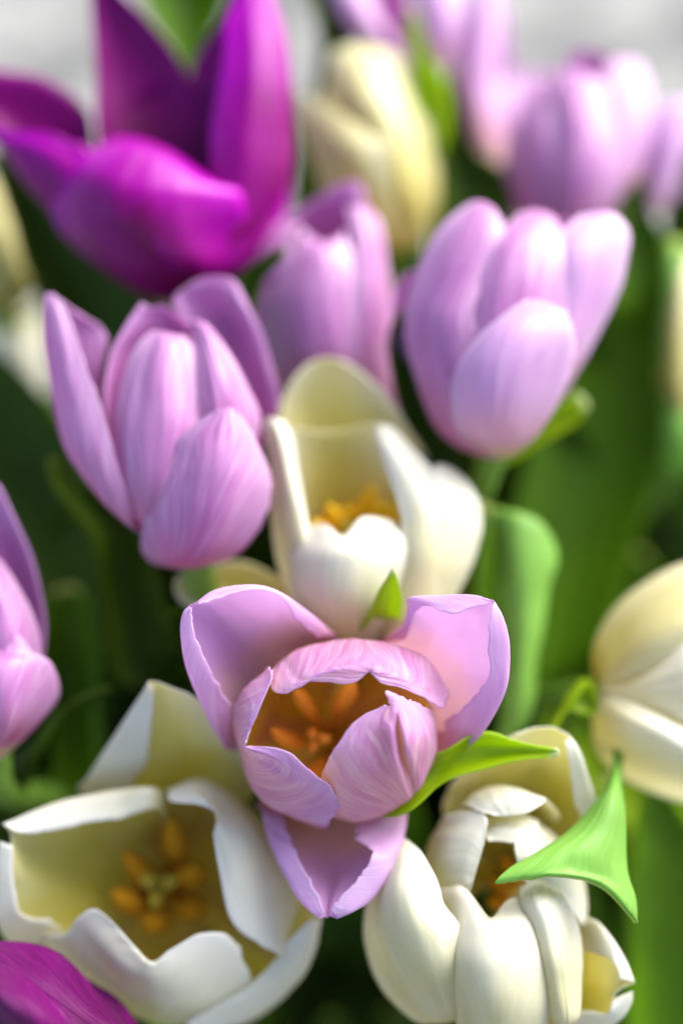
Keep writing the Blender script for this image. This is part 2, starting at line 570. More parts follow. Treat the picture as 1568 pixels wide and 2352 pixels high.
def pistil(key, p0, p1, r=.0018, lobes=3, size=.0035, rot=0.0, mats=None):
    t = TUL[key]
    a, c = place(t['fr'], t['depth'], *p0), place(t['fr'], t['depth'], *p1)
    st = tube('pistil', [a, (a + c) / 2, c], [r * .8, r, r * .9], t['root'], (mats or (pistil_mat, stigma_mat))[0], nlen=10)
    ax = Vector(c - a).normalized()
    u = ax.cross(Vector((0.2, .1, 1))).normalized()
    w = ax.cross(u)
    c = Vector(c)
    # three folded lobes of the stigma, one crown
    V, Fc = [], []
    n, m = 36, 8
    for i in range(n):
        an = 2 * math.pi * i / n
        rr = size * (.62 + .38 * math.cos(lobes * (an + rot)))
        dirv = u * math.cos(an) + w * math.sin(an)
        for j in range(m):
            ph = 2 * math.pi * j / m
            p = c + dirv * (rr * (.62 + .38 * math.cos(ph))) + ax * (size * .32 * math.sin(ph) + .0006)
            V.append((p - t['root'].location)[:])
    for i in range(n):
        for j in range(m):
            Fc.append((i * m + j, ((i + 1) % n) * m + j, ((i + 1) % n) * m + (j + 1) % m, i * m + (j + 1) % m))
    me = bpy.data.meshes.new('stigma')
    me.from_pydata(V, [], Fc)
    me.polygons.foreach_set('use_smooth', [True] * len(me.polygons))
    me.materials.append((mats or (pistil_mat, stigma_mat))[1])
    o = bpy.data.objects.new('stigma', me)
    COL.objects.link(o)
    o.parent = st


def leaf(key, fr, depth, s, mats, at=.45, nu=14, nv=34, wave=.8, thick=.45, label=None, flip=False):
    """A leaf that springs from the stem of its tulip and ends in the rows of S (lowest row first)."""
    t = TUL[key]
    rows = [[place(fr, depth, *p) for p in r] for r in parse(s)]
    st = cat(t['stem'], np.array([at, at + .12]))
    first = np.array(cat(rows[0], np.linspace(0, 1, 3)))
    second = np.array(cat(rows[1], np.linspace(0, 1, 3)))
    mid = first[1]
    side = (first[2] - first[0])
    sd = side / (np.linalg.norm(side) + 1e-9)
    gap = np.linalg.norm(mid - st[0])
    cont = mid - (second[1] - mid) / (np.linalg.norm(second[1] - mid) + 1e-9) * gap * .35
    a = st[0]
    bmid = a * .45 + cont * .55
    rows = [[a - sd * .003, a, a + sd * .003], [bmid - side * .35, bmid - np.array(FWD) * -.002, bmid + side * .35]] + rows
    SEED[0] += 1
    return sheet('leaf', rows, t['root'], mats, nu=nu, nv=nv, wave=wave, thick=thick, seed=SEED[0], label=label, flip=flip)

# ================================================================== the tulips (front to back)
# --- the sharp lilac tulip looked into from above
tulip('F', 'c5', .360, 'F', (705, 775, -50), (650, 650, 0), [
 # outer top left
 """600,720,-46 610,680,-46 640,640,-46 680,600,-46 720,580,-46
  / 330,740,-26 310,780,-28 360,640,-34 440,520,-38 560,420,-36 720,340,-28 690,335,-26
  / 300,610,-15 240,730,-18 300,560,-26 380,400,-30 500,320,-28 690,280,-20 640,315,-17
  / 235,490,-8 150,560,-11 240,420,-19 310,320,-23 440,250,-22 600,200,-13 560,250,-10
  / 190,410,-4 95,410,-7 180,320,-13 240,240,-16 360,180,-15 490,132,-8 490,145,-6
  / 140,300,-2 74,280,-4 130,240,-8 190,190,-10 280,140,-9 380,96,-5 370,114,-3
  / 125,220,-2 85,210,-3 115,195,-5 150,170,-6 190,150,-5 230,112,-4 215,160,-2
  / 118,190,-2 112,183,-3 116,178,-3 122,176,-3 128,174,-3 140,165,-3 150,172,-2""",
 # outer top right
 """740,620,-46 760,640,-46 770,670,-46 775,700,-46 780,720,-46
  / 930,340,-28 900,350,-30 960,420,-36 1020,520,-38 1080,640,-36 1120,800,-28 1150,700,-25
  / 1010,330,-18 945,312,-20 1060,380,-28 1130,470,-30 1190,570,-27 1230,795,-18 1175,650,-15
  / 1040,265,-11 1010,265,-13 1110,310,-20 1190,390,-22 1260,480,-19 1340,710,-10 1260,575,-8
  / 1060,208,-7 1030,195,-9 1150,260,-14 1230,320,-15 1300,400,-13 1435,520,-5 1352,480,-4
  / 1118,187,-4 1035,147,-6 1200,220,-9 1270,250,-10 1330,300,-8 1450,360,-3 1352,340,-2
  / 1200,221,-2 1190,135,-4 1260,200,-6 1310,205,-6 1350,230,-5 1428,240,-2 1362,240,-1
  / 1310,195,-2 1310,140,-3 1335,175,-4 1355,178,-4 1370,180,-3 1400,180,-2 1375,190,-1
  / 1372,170,-2 1375,158,-2 1380,160,-2 1385,163,-2 1388,168,-2""",
 # outer bottom
 """640,820,-47 670,820,-47 700,820,-47 740,820,-47 760,820,-47
  / 500,1010,-30 405,1000,-30 560,1010,-40 700,1000,-42 850,1000,-40 1010,960,-30 850,1020,-28
  / 515,1075,-22 412,1040,-24 580,1120,-34 720,1130,-37 860,1110,-34 1018,1040,-23 795,1100,-18
  / 540,1150,-17 440,1150,-19 600,1200,-28 720,1220,-31 840,1190,-27 1008,1140,-16 790,1165,-13
  / 575,1235,-12 490,1270,-14 630,1290,-22 720,1300,-24 800,1270,-20 960,1285,-10 875,1208,-7
  / 625,1335,-8 555,1395,-10 660,1380,-15 705,1390,-17 750,1360,-14 880,1410,-7 810,1300,-5
  / 660,1410,-6 610,1455,-7 675,1440,-10 695,1445,-11 715,1430,-9 800,1465,-5 730,1405,-4
  / 672,1465,-5 655,1490,-6 680,1485,-7 690,1487,-7 700,1480,-6 735,1492,-5 700,1450,-4""",
 # inner top
 """640,760,-48 670,745,-50 700,740,-50 730,745,-50 760,760,-48
  / 470,640,-38 560,560,-40 720,520,-42 900,540,-40 1000,640,-38
  / 400,560,-20 540,420,-24 780,370,-26 1020,430,-24 1130,560,-20
  / 420,500,-8 560,372,-10 820,322,-12 1080,385,-10 1195,540,-12
  / 450,542,-1 600,440,-1 845,365,-3 1050,440,-3 1185,620,-8
  / 515,553,1 640,470,2 855,395,0 1010,470,0 1095,572,-2
  / 610,500,2 720,450,3 862,420,2 960,470,2 1000,530,1
  / 780,510,3 825,460,3 865,440,3 905,465,3 920,508,3
  / 855,462,3 865,458,3 872,464,3""",
 # inner left
 """690,700,-48 680,720,-50 675,740,-50 680,760,-50 700,780,-48
  / 520,520,-38 480,640,-42 480,760,-42 560,900,-40 700,960,-34
  / 450,450,-20 360,600,-25 350,760,-27 440,950,-26 640,1090,-22
  / 455,432,-8 312,580,-12 318,780,-14 420,1000,-14 700,1112,-12
  / 465,450,-2 330,600,-4 335,790,-6 480,980,-7 748,1030,-6
  / 462,480,1 350,640,0 340,785,-2 530,930,-2 718,940,-1
  / 405,600,3 358,680,2 345,780,0 500,860,0 645,893,1
  / 372,690,3 350,740,3 342,774,2 450,815,2 520,790,3
  / 345,768,3 342,771,3 348,772,3""",
 # inner right
 """700,780,-50 720,760,-50 740,740,-50 745,715,-50 740,690,-48
  / 740,960,-34 860,920,-40 930,820,-42 930,700,-42 880,600,-38
  / 720,1040,-20 900,1040,-24 1060,880,-26 1090,700,-26 1060,560,-20
  / 700,1060,-16 830,1085,-13 950,1040,-12 1020,1000,-11 1060,960,-12.8 1088,915,-11.5 1148,760,-14 1120,590,-10
  / 655,1000,-9 780,1020,-5 930,970,-3 1000,930,-.6 1035,900,-3.9 1060,870,-2 1130,740,-5 1095,590,-4
  / 655,890,-3 770,910,1 900,870,3 975,830,5.8 1000,810,2.6 1030,795,5 1090,700,1 1050,570,-1
  / 700,800,3 800,790,4.5 900,740,5 960,715,7 985,705,4.4 1005,698,6.6 1040,650,3 990,545,1
  / 800,665,4 880,680,5 965,640,6 975,590,4 930,530,3
  / 930,597,4 948,600,4 950,588,4"""],
 'open lilac tulip in sharp focus, looked into from above with orange stamens inside', (-.004, -.016),
 nu=72, nv=96, ragged=.03, wave=.35, inner=3, flare=0, over={4: 'Fj'})
for p in ("690,735,-47 640,660,-36 590,580,-24 560,535,-16", "700,730,-47 720,640,-36 770,560,-24 800,500,-18",
          "690,750,-47 610,760,-36 520,740,-28 460,700,-22", "700,760,-47 660,850,-36 610,900,-28",
          "715,745,-47 800,740,-36 880,690,-28", "715,755,-47 760,850,-36 780,920,-28"):
    stamen('F', parse(p)[0], r=.0018, antherlen=.55)
pistil('F', (700, 745, -47), (648, 742, -25), r=.0019, size=.0034, rot=.5)

# --- lower left white tulip, open
tulip('W6', 'c6', 0.378, 'W', (800, 1000, -42), (680, 1000, 0), [
 """700,900,-36 720,880,-36 760,860,-36 850,860,-36 900,880,-36
  / 620,650,-18 380,660,-20 700,700,-28 900,640,-30 1150,700,-22
  / 680,520,-12 400,590,-14 760,540,-20 950,500,-22 1180,560,-14
  / 695,380,-6 540,370,-8 760,400,-13 900,400,-14 1080,430,-8
  / 705,250,-3 640,215,-4 740,270,-7 840,290,-7 960,270,-3
  / 705,180,-1 680,150,-1 710,146,-2 770,165,-1 850,200,0""",
 """760,900,-34 750,880,-36 740,950,-38 740,1030,-38 720,1100,-36
  / 730,740,-8 735,650,-10 600,900,-30 560,1050,-32 540,1250,-28 420,1450,-20 400,1400,-18
  / 560,782,-3 520,645,-7 420,880,-24 400,1030,-26 380,1180,-22 240,1420,-14 310,1310,-12
  / 400,803,-1 320,685,-5 270,880,-16 250,1000,-18 240,1130,-15 60,1370,-8 240,1235,-5
  / 220,840,0 150,740,-3 150,870,-8 140,960,-10 140,1080,-8 -20,1240,-3 110,1215,-1
  / 110,845,0 60,780,-2 90,860,-3 85,930,-4 85,1030,-3 -25,1050,-1 72,1090,0
  / 60,825,0 12,800,-1 40,830,-1 50,860,-1 50,900,-1 -5,880,-1 60,900,0""",
 """800,900,-36 850,930,-38 870,980,-38 870,1030,-38 850,1080,-36
  / 780,720,-22 1000,700,-30 1150,900,-32 1200,1150,-30 1150,1380,-24
  / 750,660,-12 960,600,-14 1260,850,-16 1370,1150,-16 1270,1480,-12
  / 765,650,-6 950,610,-7 1200,850,-6 1290,1130,-6 1285,1420,-4
  / 775,695,-3 920,650,-3 1120,850,-1 1180,1100,-1 1190,1360,-1
  / 880,706,0 950,690,0 1060,850,1 1070,1020,2 1060,1250,1
  / 950,722,1 975,730,1 1000,800,2 1005,900,2 1005,1010,2
  / 990,742,2 1000,748,2 998,765,2 990,800,2 978,850,2""",
 """760,1080,-38 790,1090,-38 820,1080,-38
  / 480,1300,-30 650,1380,-34 800,1420,-34 950,1400,-30
  / 130,1360,-18 420,1590,-20 800,1720,-20 1090,1640,-16
  / 170,1300,-9 440,1530,-6 780,1680,-4 1150,1560,-8
  / 290,1300,-4 490,1450,-1 740,1600,1 1140,1440,-3
  / 350,1232,-1 500,1380,2 710,1530,4 1060,1310,0
  / 440,1188,1 560,1340,3 700,1480,5 930,1296,2
  / 560,1300,3 620,1370,4 700,1450,5 800,1365,4
  / 675,1428,4 690,1436,4 735,1422,4""",
 """850,1100,-38 870,1110,-38 900,1120,-38
  / 800,1500,-30 1050,1400,-34 1200,1150,-28
  / 850,1720,-16 1230,1600,-22 1420,1100,-16
  / 900,1780,-10 1330,1570,-12 1475,1220,-10
  / 850,1725,-6 1280,1520,-7 1420,1240,-7
  / 980,1650,-5 1230,1480,-6 1310,1350,-6
  / 1190,1500,-5 1250,1440,-5 1285,1400,-5"""],
 'shaded white tulip opening wide to show brown stamens, above a dark magenta bloom', (-.022, -.012), flute=.6, flare=.2, nu=40, nv=56, ragged=.015, wave=.4)
for p in ("770,1030,-40 700,1060,-28 570,930,-16", "780,1010,-40 800,940,-26 790,780,-14", "800,1030,-40 850,1050,-26 905,1000,-16",
          "760,1060,-40 640,1150,-26 520,1120,-16", "780,1090,-40 730,1200,-26 690,1290,-18", "810,1080,-40 860,1160,-26 900,1230,-18"):
    stamen('W6', parse(p)[0], r=.0031, antherlen=.52, mat=anther_yel)
pistil('W6', (780, 1040, -40), (725, 1090, -20), r=.0026, size=.0058, rot=.3, mats=(pistil_mat, pistil_mat))

# --- lower right white tulip
tulip('W7', 'c7', 0.374, 'W', (780, 1150, -42), (730, 1000, 0), [
 """700,1000,-34 760,980,-36 820,980,-36 860,1000,-34
  / 480,800,-20 700,780,-28 900,780,-28 1130,800,-16 1080,800,-14
  / 480,660,-16 680,620,-24 900,620,-24 1160,690,-10 1065,700,-8
  / 590,530,-10 740,500,-17 920,500,-17 1120,550,-6 1050,580,-5
  / 720,430,-6 830,410,-9 950,420,-9 1085,455,-3 1035,480,-2
  / 800,392,-3 880,362,-4 970,358,-4 1050,400,-2 1020,420,-1""",
 """700,1020,-34 780,1000,-36 850,1020,-34
  / 560,850,-24 740,760,-28 920,850,-22
  / 520,760,-12 720,640,-14 1000,780,-10
  / 560,720,-5 730,632,-5 940,690,-4
  / 620,740,-1 740,690,0 935,700,-1
  / 690,762,1 770,764,1 860,750,1""",
 """700,1030,-34 760,1010,-36 830,1030,-34
  / 600,900,-20 740,800,-24 900,880,-18
  / 640,800,-8 750,745,-10 900,790,-8
  / 664,830,-3 750,805,-2 895,850,-3
  / 670,884,0 735,882,0 800,897,0""",
 """720,1080,-34 700,1050,-36 700,1000,-34
  / 560,1150,-22 480,980,-28 560,840,-22
  / 420,1180,-10 380,960,-14 480,770,-10
  / 480,1150,-3 440,950,-3 590,740,-3
  / 560,1130,1 560,950,2 665,760,0
  / 590,1110,2 625,990,3 668,840,2""",
 """450,1700,-10 550,1690,-6 620,1650,-8
  / 210,1590,-8 400,1560,10 610,1480,6
  / 110,1350,-8 300,1340,14 560,1300,10
  / 125,1120,-8 260,1130,12 470,1180,8
  / 190,930,-8 280,980,6 440,1080,6
  / 240,875,-6 290,890,0 370,940,2
  / 275,860,-4 290,866,-3 310,880,-2""",
 """620,1900,-8 720,1950,-4 850,1900,-8
  / 520,1680,0 700,1720,16 960,1680,4
  / 450,1450,2 680,1480,20 1000,1450,6
  / 410,1250,-2 670,1300,16 960,1250,6
  / 425,1120,-3 570,1150,8 660,1240,12 760,1210,9 880,1150,4
  / 490,1062,-2 580,1110,4 680,1230,7 740,1170,4 810,1125,-2""",
 """960,1700,0 1010,1720,2 1060,1690,0
  / 890,1480,7 1000,1500,12 1100,1490,0
  / 850,1300,8 970,1310,13 1090,1300,0
  / 825,1160,6 920,1160,12 1025,1150,4
  / 815,1090,0 870,1062,2 930,1066,2 970,1090,-2""",
 """800,1050,-34 840,1060,-34 860,1100,-34
  / 850,850,-20 960,980,-24 980,1200,-18
  / 880,780,-12 1090,1000,-14 1110,1300,-10
  / 850,830,-4 1040,1000,-4 1080,1250,-4
  / 800,870,0 900,960,1 1000,1150,0
  / 795,890,1 800,950,2 830,1060,2""",
 """900,1500,-20 900,1600,-22 900,1750,-20
  / 1090,1400,-8 1090,1270,-9 1100,1520,-18 1060,1720,-14 1000,1790,-10 980,1690,-8
  / 1190,1410,-3 1160,1240,-5 1180,1530,-12 1150,1690,-10 1180,1760,-5 1100,1655,-3
  / 1245,1440,-1 1240,1320,-3 1230,1540,-6 1220,1650,-5 1280,1700,-3 1200,1670,-1
  / 1268,1480,0 1310,1440,-2 1260,1560,-3 1240,1620,-3 1330,1620,-2 1225,1660,0
  / 1270,1510,0 1345,1530,-1 1280,1560,-1 1250,1600,-1 1335,1570,-1 1240,1620,0"""],
 'glossy white tulip with a narrow mouth, a pale green leaf tip lying over it', (.022, -.010), flute=.45, flare=.3, nu=40, nv=56, ragged=.015, wave=.4)
for p in ("770,1120,-40 740,1090,-28 690,1060,-18", "790,1110,-40 790,1050,-28 740,960,-18", "780,1140,-40 740,1160,-28 680,1160,-18"):
    stamen('W7', parse(p)[0], r=.0022, antherlen=.55, mat=anther_yel)
pistil('W7', (780, 1130, -40), (730, 1040, -24), r=.0022, size=.004, mats=(pistil_mat, pistil_mat))

# --- magenta tulip cut by the lower left corner
tulip('M2', 'c6', .372, 'M', (420, 2100, -30), (-150, 1400, 0), [
 """620,1800,0 560,1850,10 480,1900,12
  / 440,1565,-2 350,1680,14 250,1800,20
  / 290,1425,-2 180,1560,14 60,1700,20
  / 150,1376,-2 20,1480,12 -80,1600,18
  / 0,1362,-2 -100,1420,8 -200,1520,12
  / -150,1370,-4 -200,1400,0 -260,1450,4""",
 """660,1860,-4 560,1900,6 480,1960,8
  / 560,1650,-8 440,1760,4 300,1880,12
  / 400,1530,-10 260,1650,2 120,1800,10
  / 200,1420,-10 80,1500,2 -40,1650,10
  / 40,1380,-8 -60,1420,-2 -160,1500,4""",
 """400,2000,14 300,1950,16 200,1900,14
  / 340,1760,18 180,1740,28 20,1700,24
  / 220,1600,18 60,1580,28 -100,1560,24
  / 90,1480,14 -60,1480,20 -200,1480,16
  / -60,1420,6 -150,1420,8 -240,1430,6""",
 """300,2100,0 100,2050,4 -50,2000,0
  / 100,1950,10 -80,1850,16 -200,1750,6
  / -50,1800,10 -200,1700,14 -300,1600,6
  / -200,1600,4 -280,1560,6 -330,1500,2"""],
 'dark magenta tulip with pleated petals, only its crown showing at the lower left corner', (-.03, -.02), over={0: 'MD', 1: 'MD', 2: 'MD', 3: 'MD'}, nu=40, nv=50, wave=.5)

# --- lilac tulip on the left, closed, seen from the side
tulip('L1', 'c3', 0.392, 'L', (900, 1440, 2), (760, 380, 0), [
 """640,1290,5 600,1270,8 560,1230,0 600,1200,-12 640,1200,-14
  / 600,1150,12 480,1130,10 400,1060,2 450,1000,-8 520,1000,-12
  / 520,900,12 380,900,11 290,900,2 350,850,-8 480,800,-10
  / 470,720,11 340,700,10 243,700,2 320,650,-7 470,640,-10
  / 400,540,9 300,540,8 218,530,2 300,500,-6 470,560,-8
  / 345,370,6 270,380,6 200,400,1 280,330,-4 500,400,-7
  / 290,250,3 250,270,4 200,260,1 260,240,-2 400,330,-4
  / 240,215,1 225,205,1 213,200,0 230,200,-1 290,235,-2""",
 """600,1200,4 680,1300,8 760,1340,8
  / 540,1050,8 640,1100,16 760,1100,18 860,1080,14
  / 520,860,6 620,860,15 740,860,18 860,860,15 960,860,8
  / 540,680,4 640,680,12 740,680,16 840,680,13 930,680,6
  / 590,540,2 670,530,9 750,530,12 840,540,9 915,560,3
  / 650,440,0 700,430,5 765,430,8 830,440,5 890,470,1
  / 710,385,-2 740,374,2 770,380,3 800,388,2 835,405,-1""",
 """560,1100,0 640,1100,-14 760,1100,-16
  / 480,760,4 560,700,-6 700,700,-14 900,700,-16
  / 505,520,2 580,500,-6 700,480,-12 900,560,-14
  / 560,390,0 640,370,-5 760,380,-10 900,470,-12
  / 610,300,-2 680,300,-5 780,310,-8 890,380,-8
  / 650,238,-3 690,262,-4 750,256,-5 810,295,-6 870,345,-6""",
 """900,1100,6 1000,1100,8 1100,1050,0
  / 905,800,10 1000,780,13 1100,780,9 1190,800,0
  / 915,600,6 980,590,12 1060,600,9 1125,640,0
  / 920,470,3 960,470,8 1010,480,6 1065,520,-1
  / 900,380,0 930,375,3 970,385,3 1010,430,-2
  / 865,325,-4 890,318,-2 920,325,-2 950,345,-3""",
 """900,1000,-14 1050,1000,-16 1180,950,-12
  / 880,650,-14 1060,650,-16 1200,700,-12 1275,720,-8
  / 860,450,-13 1000,420,-16 1140,430,-12 1240,520,-9
  / 820,320,-12 940,270,-14 1080,270,-10 1185,340,-9
  / 790,235,-11 880,190,-12 1020,180,-8 1130,220,-9
  / 850,175,-11 920,130,-11 1000,120,-9 1060,128,-8 1100,160,-9""",
 """720,1440,2 820,1465,4 930,1455,4
  / 655,1370,4 780,1400,14 930,1400,16 1090,1385,4
  / 665,1210,10 820,1230,22 1000,1230,23 1200,1240,6
  / 745,1060,15 860,1060,24 1030,1060,26 1245,1080,8
  / 800,950,17 900,950,24 1040,940,26 1215,955,10
  / 818,868,17 920,850,22 1050,840,24 1165,845,14
  / 920,785,19 980,775,21 1050,770,22 1120,775,17
  / 1000,735,20 1030,726,20 1055,722,20 1085,735,19"""],
 'lilac tulip with petals parting like fingers, left of the white cup with a yellow inside', (-.02, 0), zs=0.72, flute=1.5, nu=34, nv=46, ragged=.025)

# --- white tulip in the middle, open towards us with a yellow inside
tulip('W1', 'A', 0.396, 'W', (760, 1180, -6), (700, 500, 0), [
 """600,800,-20 760,850,-24 950,800,-20
  / 480,500,-14 720,500,-22 1050,520,-14
  / 455,340,-12 680,340,-20 980,370,-12
  / 470,230,-12 660,220,-17 890,240,-12
  / 530,140,-12 660,130,-14 800,155,-12
  / 590,92,-12 645,80,-12 700,90,-12""",
 """640,850,-26 720,870,-28 850,850,-26
  / 560,700,-18 700,700,-24 900,700,-20
  / 520,520,-10 680,520,-18 880,520,-14
  / 495,400,-4 660,400,-12 850,400,-10
  / 440,330,-2 620,370,-8 760,348,-9 845,335,-6""",
 """560,1120,4 640,1150,10 700,1150,12
  / 450,880,0 520,880,12 600,880,16
  / 430,650,0 500,650,10 560,700,10
  / 430,480,0 480,480,7 520,520,2
  / 415,360,-1 455,360,4 500,405,0
  / 420,320,-2 435,315,0 460,325,-2""",
 """620,1180,4 720,1220,8 850,1200,4
  / 520,1020,8 700,1050,24 940,1020,10
  / 515,860,10 700,880,28 950,860,14
  / 545,770,8 640,780,20 705,810,25 790,770,22 950,780,12
  / 565,740,4 640,733,14 705,775,19 780,705,15 870,712,11 940,742,6""",
 """850,1200,0 950,1200,8 1050,1150,0
  / 960,960,10 1080,960,12 1175,950,-2
  / 980,780,12 1110,780,12 1235,780,-2
  / 1000,640,10 1120,630,9 1240,660,-2
  / 1040,540,6 1110,540,5 1190,565,-3
  / 1070,500,2 1100,496,1 1135,512,-2""",
 """800,1150,4 900,1150,12 1000,1150,10
  / 930,900,14 1030,900,17 1120,900,8
  / 945,730,12 1040,720,15 1130,720,6
  / 915,610,9 1000,600,12 1100,600,4
  / 870,500,5 940,490,8 1050,510,2
  / 850,410,2 890,410,4 970,425,0
  / 848,352,-2 862,340,-2 890,355,-3""",
 """500,1160,-8 500,1100,-14 480,960,-10
  / 300,1080,-8 300,980,-14 330,885,-8
  / 160,1070,-4 170,990,-9 200,893,-5
  / 90,1045,-3 95,985,-5 110,922,-4
  / 55,1000,-3 45,970,-3 60,945,-3"""],
 'white tulip with a yellow hollow and bright right petals, at the heart of the bunch', (0, .004), zs=0.75, nu=36, nv=48, ragged=.025)
for p in ("720,880,-24 690,780,-16 655,660,-6", "760,880,-24 780,760,-16 820,590,-6", "790,880,-24 840,760,-14 890,660,-4",
          "740,880,-24 740,760,-18 730,680,-8", "700,880,-24 640,800,-14 600,740,-4"):
    stamen('W1', parse(p)[0], r=.0032, antherlen=.55, mat=anther_gold)
pistil('W1', (740, 880, -26), (760, 760, -8), r=.0024, size=.0045, mats=(pistil_mat, pistil_mat))

# --- lilac tulip cut by the left edge
tulip('L6', 'L', 0.388, 'L', (-40, 1980, 0), (-160, 500, 0), [
 """-200,1900,-8 0,1850,-10 180,1650,-6
  / -200,1500,-10 50,1400,-12 255,1320,-6
  / -250,1100,-10 50,1000,-12 262,1120,-6
  / -300,800,-8 0,750,-10 205,840,-6
  / -300,600,-6 -50,600,-8 110,615,-5
  / -250,400,-5 -80,380,-5 0,400,-4
  / -200,250,-5 -120,220,-5 -70,280,-5""",
 """-200,1800,4 0,1800,8 200,1600,2
  / -250,1400,4 20,1350,14 235,1330,2
  / -250,1150,4 0,1100,12 190,1140,2
  / -250,900,2 -60,880,8 90,940,0
  / -200,720,0 -80,700,4 0,810,-2""",
 """-150,2000,2 -50,2000,6 60,1920,2
  / -250,1850,6 0,1800,18 230,1760,2
  / -280,1600,8 0,1580,22 335,1590,2
  / -250,1400,8 0,1400,20 285,1410,8
  / -150,1320,6 0,1320,14 185,1335,12
  / 0,1260,10 50,1230,12 85,1215,12 110,1240,12""",
 """-250,1950,-4 -300,1850,-2 -330,1750,-6
  / -420,1600,0 -460,1500,8 -500,1400,-6
  / -440,1200,0 -500,1100,8 -540,1000,-6
  / -380,800,0 -430,700,4 -470,640,-4
  / -330,560,-2 -350,500,-2 -380,480,-4"""],
 'lilac tulip half cut off by the left edge, bluish white light on its front petals', (-.034, 0), zs=0.80, flute=1.5, nu=30, nv=44)

# --- pale cream bud cut by the right edge
tulip('W4', 'C', 0.402, 'W', (800, 1500, -22), (1700, 1150, 0), [
 """745,1230,-4 770,1320,6 790,1400,8
  / 850,975,-4 920,1180,16 960,1370,18
  / 1080,745,-4 1150,1000,22 1200,1230,24
  / 1344,600,-4 1420,850,22 1450,1060,24
  / 1600,600,-4 1650,800,14 1680,950,16""",
 """790,1380,4 780,1440,8 800,1500,6
  / 960,1330,14 980,1450,20 1000,1550,18
  / 1200,1180,20 1230,1400,28 1250,1650,24
  / 1450,1000,22 1480,1350,32 1500,1750,26
  / 1700,1000,14 1750,1300,20 1750,1650,16""",
 """800,1430,6 740,1550,4 750,1750,-4
  / 950,1500,18 900,1720,22 850,1950,-4
  / 1200,1620,26 1180,1850,30 1100,2112,-4
  / 1450,1740,28 1450,1950,30 1400,2180,-4
  / 1700,1700,20 1750,1900,20 1700,2100,-4""",
 """760,1300,-6 780,1450,-14 790,1600,-6
  / 900,1100,-8 950,1450,-24 900,1800,-8
  / 1250,800,-8 1300,1400,-30 1250,2000,-8
  / 1700,700,-6 1750,1300,-20 1700,1950,-6"""],
 'creamy closed bloom half cut off by the right edge, yellow blush on its upper petal', (.036, .002), zs=0.80, over={0: 'C'}, nu=30, nv=40)

# --- lilac tulip right of the middle
tulip('L2', 'B', 0.402, 'L', (990, 1085, 0), (1220, 250, 0), [
 """860,1050,0 930,1070,8 1000,1080,8
  / 760,950,0 860,900,14 980,900,16
  / 685,740,0 800,720,14 950,700,16
  / 668,580,0 780,560,14 920,540,15
  / 715,410,-1 810,400,11 930,380,12 1000,350,8
  / 790,270,-2 870,260,7 960,260,9 1020,250,5
  / 870,185,-3 920,175,2 980,190,4 1010,215,1
  / 915,150,-4 940,142,-2 965,150,-2 990,170,-3""",
 """900,1000,8 1020,1020,12 1150,980,8
  / 850,750,12 1030,740,20 1250,720,12
  / 880,520,10 1050,500,19 1270,480,10
  / 930,380,7 1070,350,15 1260,360,8
  / 980,290,3 1090,270,10 1255,290,4
  / 1055,215,-2 1110,205,3 1180,215,3 1245,255,-1
  / 1090,190,-5 1125,175,-4 1170,178,-4 1210,205,-5""",
 """1050,1000,4 1150,960,4 1200,920,-4
  / 1150,760,14 1250,750,10 1330,720,-4
  / 1220,520,12 1330,520,10 1425,520,-4
  / 1215,380,9 1350,370,10 1465,390,-4
  / 1225,290,5 1360,280,7 1488,280,-4
  / 1260,235,0 1330,215,2 1400,210,1 1465,225,-4
  / 1310,200,-4 1360,185,-4 1400,182,-4 1430,190,-5""",
 """930,1070,4 1010,1090,6 1080,1070,4
  / 860,990,12 1000,1010,20 1150,1000,8
  / 838,880,16 1000,880,28 1230,870,12
  / 855,760,18 1020,750,31 1285,720,16
  / 925,650,20 1060,640,30 1288,640,20
  / 1020,570,21 1110,560,26 1265,575,21
  / 1110,515,20 1160,510,22 1210,525,22 1250,555,20""",
 """860,1000,-6 1000,1050,-10 1120,1000,-6
  / 760,740,-8 1000,740,-20 1250,740,-8
  / 790,480,-8 1050,480,-20 1360,480,-8
  / 900,330,-8 1130,300,-14 1400,330,-8
  / 1020,240,-8 1180,200,-9 1320,225,-8""",
 """760,850,-10 820,860,-14 880,840,-10
  / 650,680,-9 720,660,-14 800,640,-12
  / 615,530,-8 690,520,-11 760,500,-12
  / 650,430,-8 700,425,-9 750,410,-10
  / 700,395,-8 720,390,-8 740,388,-9"""],
 'lilac tulip leaning right, oval front petal paled as if lit, lime leaf tip below', (.016, .008), zs=0.72, over={3: 'P', 2: 'P'}, flute=1.5, nu=34, nv=46, ragged=.025)  # front and right petals made paler: falling light put into their colour

